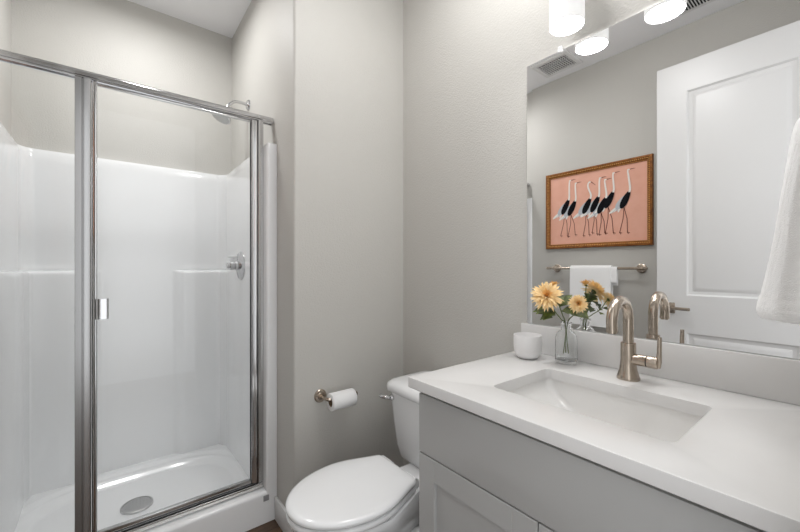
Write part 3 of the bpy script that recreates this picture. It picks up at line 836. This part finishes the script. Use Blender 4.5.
TBZ, TBX = 1.205, XL+.068
tb = thing('towel_bar', 'brushed nickel towel bar below the framed picture', 'towel bar', (XL, 1.225, TBZ))
for y in (1.525, .925):
    bm = bmesh.new(); lathe(bm, [(.032, .0005), (.032, .006), (.027, .010), (.012, .012), (.011, .068)], (XL, y, TBZ), 'X', 30)
    obj('wall_mount', bm, M['nickel'], tb)
bm = bmesh.new(); lathe(bm, [(.007, -.355), (.0095, -.353), (.0095, .353), (.007, .355)], (TBX, 1.225, TBZ), 'Y', 20)
obj('bar', bm, M['nickel'], tb)
def drape(y0, y1, front, back, th, r0, wob):
    bm = bmesh.new()
    pth = [(TBX-r0, TBZ-back+(back*i/8)) for i in range(8)] + [(TBX+r0*math.cos(a), TBZ+r0*math.sin(a)) for a in [PI-PI*i/10 for i in range(11)]] + [(TBX+r0+.004*i/12, TBZ-front*i/12) for i in range(1, 13)]
    nY = 14; outs = []
    for j in range(nY+1):
        t = j/nY; y = y0+(y1-y0)*t
        c_, nrm2 = [], []
        for i, (x, z) in enumerate(pth):
            x2, z2 = pth[min(i+1, len(pth)-1)]; x1, z1 = pth[max(i-1, 0)]
            d = Vector((x2-x1, z2-z1)).normalized(); nn = Vector((-d.y, d.x))
            dr = max(0, TBZ-z)
            k = wob*dr*math.sin(t*PI*2.2+1)
            c_.append((x+k*(1 if i > 8 else .2), z, nn))
        o_ = [Vector((x+nn.x*th/2, y, z+nn.y*th/2)) for x, z, nn in c_]; i_ = [Vector((x-nn.x*th/2, y, z-nn.y*th/2)) for x, z, nn in c_]
        outs.append(o_+i_[::-1])
    loft(bm, outs)
    return bm
bt = thing('bath_towel', 'white bath towel draped over the bar under the picture', 'towel', (TBX, 1.22, TBZ-.3))
obj('front_fold', drape(1.088, 1.378, .42, .34, .010, .017, .012), M['terry'], bt, angle=60)
obj('inner_fold', drape(1.052, 1.30, .098, .12, .004, .0098+.0005, .0), M['terry'], bt, angle=60)

# ------------------------------------------------------------------ ceiling vents
vf = thing('exhaust_fan', 'square white exhaust fan grille in the ceiling', 'exhaust fan', (-.14, 1.415, ZC))
bm = bmesh.new()
ex0, ex1, ey0, ey1 = -.262, -.018, 1.275, 1.560
loops = []
for i, h in ((0, 0), (0, -.008), (.006, -.012), (.030, -.013), (.032, -.010), (.032, -.003)):
    loops.append([Vector((x, y, ZC+h)) for x, y in ((ex0+i, ey0+i), (ex1-i, ey0+i), (ex1-i, ey1-i), (ex0+i, ey1-i))])
loft(bm, loops, False, False)
obj('frame', bm, M['plastic'], vf, angle=30)
obj('duct_opening', B(ex0+.03, ex1-.03, ey0+.03, ey1-.03, ZC-.003, ZC-.0005), M['void'], vf, smooth=False)
bm = bmesh.new()
for k in range(13):
    y = ey0+.032+(ey1-ey0-.064)*(k+.5)/13; box(bm, ex0+.031, ex1-.031, y-.0013, y+.0013, ZC-.011, ZC-.006)
for k in range(7):
    x = ex0+.032+(ex1-ex0-.064)*(k+.5)/7; box(bm, x-.0013, x+.0013, ey0+.031, ey1-.031, ZC-.0115, ZC-.0045)
obj('grille', bm, M['plastic'], vf, smooth=False)

vr = thing('ceiling_register', 'narrow white slotted air register in the ceiling', 'air vent', (-.12, .50, ZC))
gx0, gx1, gy0, gy1 = -.225, -.025, .36, .67
bm = bmesh.new(); loops = []
for i, h in ((0, 0), (.002, -.004), (.026, -.007), (.028, -.003)):
    loops.append([Vector((x, y, ZC+h)) for x, y in ((gx0+i, gy0+i), (gx1-i, gy0+i), (gx1-i, gy1-i), (gx0+i, gy1-i))])
loft(bm, loops, False, False)
obj('frame', bm, M['plastic'], vr, angle=30)
obj('duct_opening', B(gx0+.027, gx1-.027, gy0+.027, gy1-.027, ZC-.003, ZC-.0005), M['void'], vr, smooth=False)
bm = bmesh.new()
for k in range(19):
    y = gy0+.03+(gy1-gy0-.06)*k/18
    box(bm, gx0+.027, gx1-.027, y-.002, y+.002, ZC-.0085, ZC-.0035)
obj('louvers', bm, M['plastic'], vr, smooth=False)

rl = thing('added_shower_fill', 'added round fill lamp above the shower stall, out of view', 'ceiling light', (.13, 2.06, ZC))  # invented lamp above the frame, put in to brighten the stall
bm = bmesh.new(); lathe(bm, [(.118, -.0005), (.120, -.003), (.120, -.012), (.116, -.015), (.110, -.013)], (.13, 2.06, ZC), n=48, cap=False)
obj('trim_ring', bm, M['plastic'], rl)
bm = bmesh.new(); lathe(bm, [(.1105, -.012), (.1105, -.050), (.108, -.053), (.1045, -.053), (.1045, -.048)], (.13, 2.06, ZC), n=48, cap=False)
obj('shade_band', bm, M['plastic'], rl)
bm = bmesh.new(); lathe(bm, [(.1042, -.0495), (.06, -.0505), (.0, -.051)], (.13, 2.06, ZC), n=48, cap=False)
obj('lens', bm, M['shower_fill'], rl)

cl = thing('added_room_fill', 'added round fill lamp in the middle of the bathroom, out of view', 'ceiling light', (.76, .80, ZC))  # invented lamp outside the view, added to lift the room's brightness
bm = bmesh.new(); lathe(bm, [(.165, -.0005), (.168, -.004), (.168, -.022), (.160, -.026), (.152, -.022)], (.76, .80, ZC), n=48, cap=False)
obj('trim_ring', bm, M['nickel'], cl)
bm = bmesh.new(); lathe(bm, [(.1535, -.020), (.150, -.032), (.130, -.048), (.09, -.060), (.045, -.066), (.0, -.068)], (.76, .80, ZC), n=48, cap=False)
obj('fill_dome', bm, M['fill_dome'], cl)

# ------------------------------------------------------------------ entry door, standing open along the left wall
DX0, DX1, DY0, DY1, DZ0, DZ1 = -.236, -.200, .036, .790, .012, 2.440
bm = bmesh.new()
st = .150
panels = [(.25, .822), (1.045, 2.262)]
inner = [(a, b_) for a, b_ in panels]
def stileframe():
    zb = [DZ0, panels[0][0], panels[0][1], panels[1][0], panels[1][1], DZ1]
    box(bm, DX0, DX1, DY0, DY0+st, DZ0, DZ1); box(bm, DX0, DX1, DY1-st, DY1, DZ0, DZ1)
    for a, b_ in ((zb[0], zb[1]), (zb[2], zb[3]), (zb[4], zb[5])): box(bm, DX0, DX1, DY0+st, DY1-st, a, b_)
stileframe()
dr_ = struct(obj('door_1', bm, M['door'], origin=(-.2, DY0, 0), smooth=False))
dr_['label'] = 'white two-panel door standing open along the left wall'
for a, b_ in panels:
    bm = bmesh.new()
    for face, sgn in ((DX1, -1), (DX0, 1)):
        loops = []
        for i, h in ((-.001, 0), (.004, .004), (.009, .010), (.020, .012), (.026, .0125), (.044, .006), (.048, .0055)):
            loops.append([Vector((face+sgn*h, y, z)) for y, z in ((DY0+st+i, a+i), (DY1-st-i, a+i), (DY1-st-i, b_-i), (DY0+st+i, b_-i))])
        loft(bm, loops, False, True)
    obj('raised_panel', bm, M['door'], dr_, angle=20)
LY, LZ = .728, .967
bm = bmesh.new()
for face, s_ in ((DX1, 1), (DX0, -1)):
    x0, x1 = sorted((face, face+s_*.007)); box(bm, x0, x1, LY-.032, LY+.032, LZ-.032, LZ+.032, .002)
    lathe(bm, [(.011, s_*.006), (.011, s_*.050)] if s_ > 0 else [(.011, s_*.050), (.011, s_*.006)], (face, LY, LZ), 'X', 20)
    x0, x1 = sorted((face+s_*.040, face+s_*.054)); box(bm, x0, x1, LY-.115, LY+.012, LZ-.009, LZ+.009, .003)
o = obj('lever_handle', bm, M['nickel'], dr_); o['label'] = 'nickel lever handle on a square rose'
for z in (.25, 1.2, 2.2):
    bm = bmesh.new(); lathe(bm, [(.006, -.045), (.006, .045)], (DX1+.004, DY0-.006, z), n=14)
    obj('hinge', bm, M['nickel'], dr_)
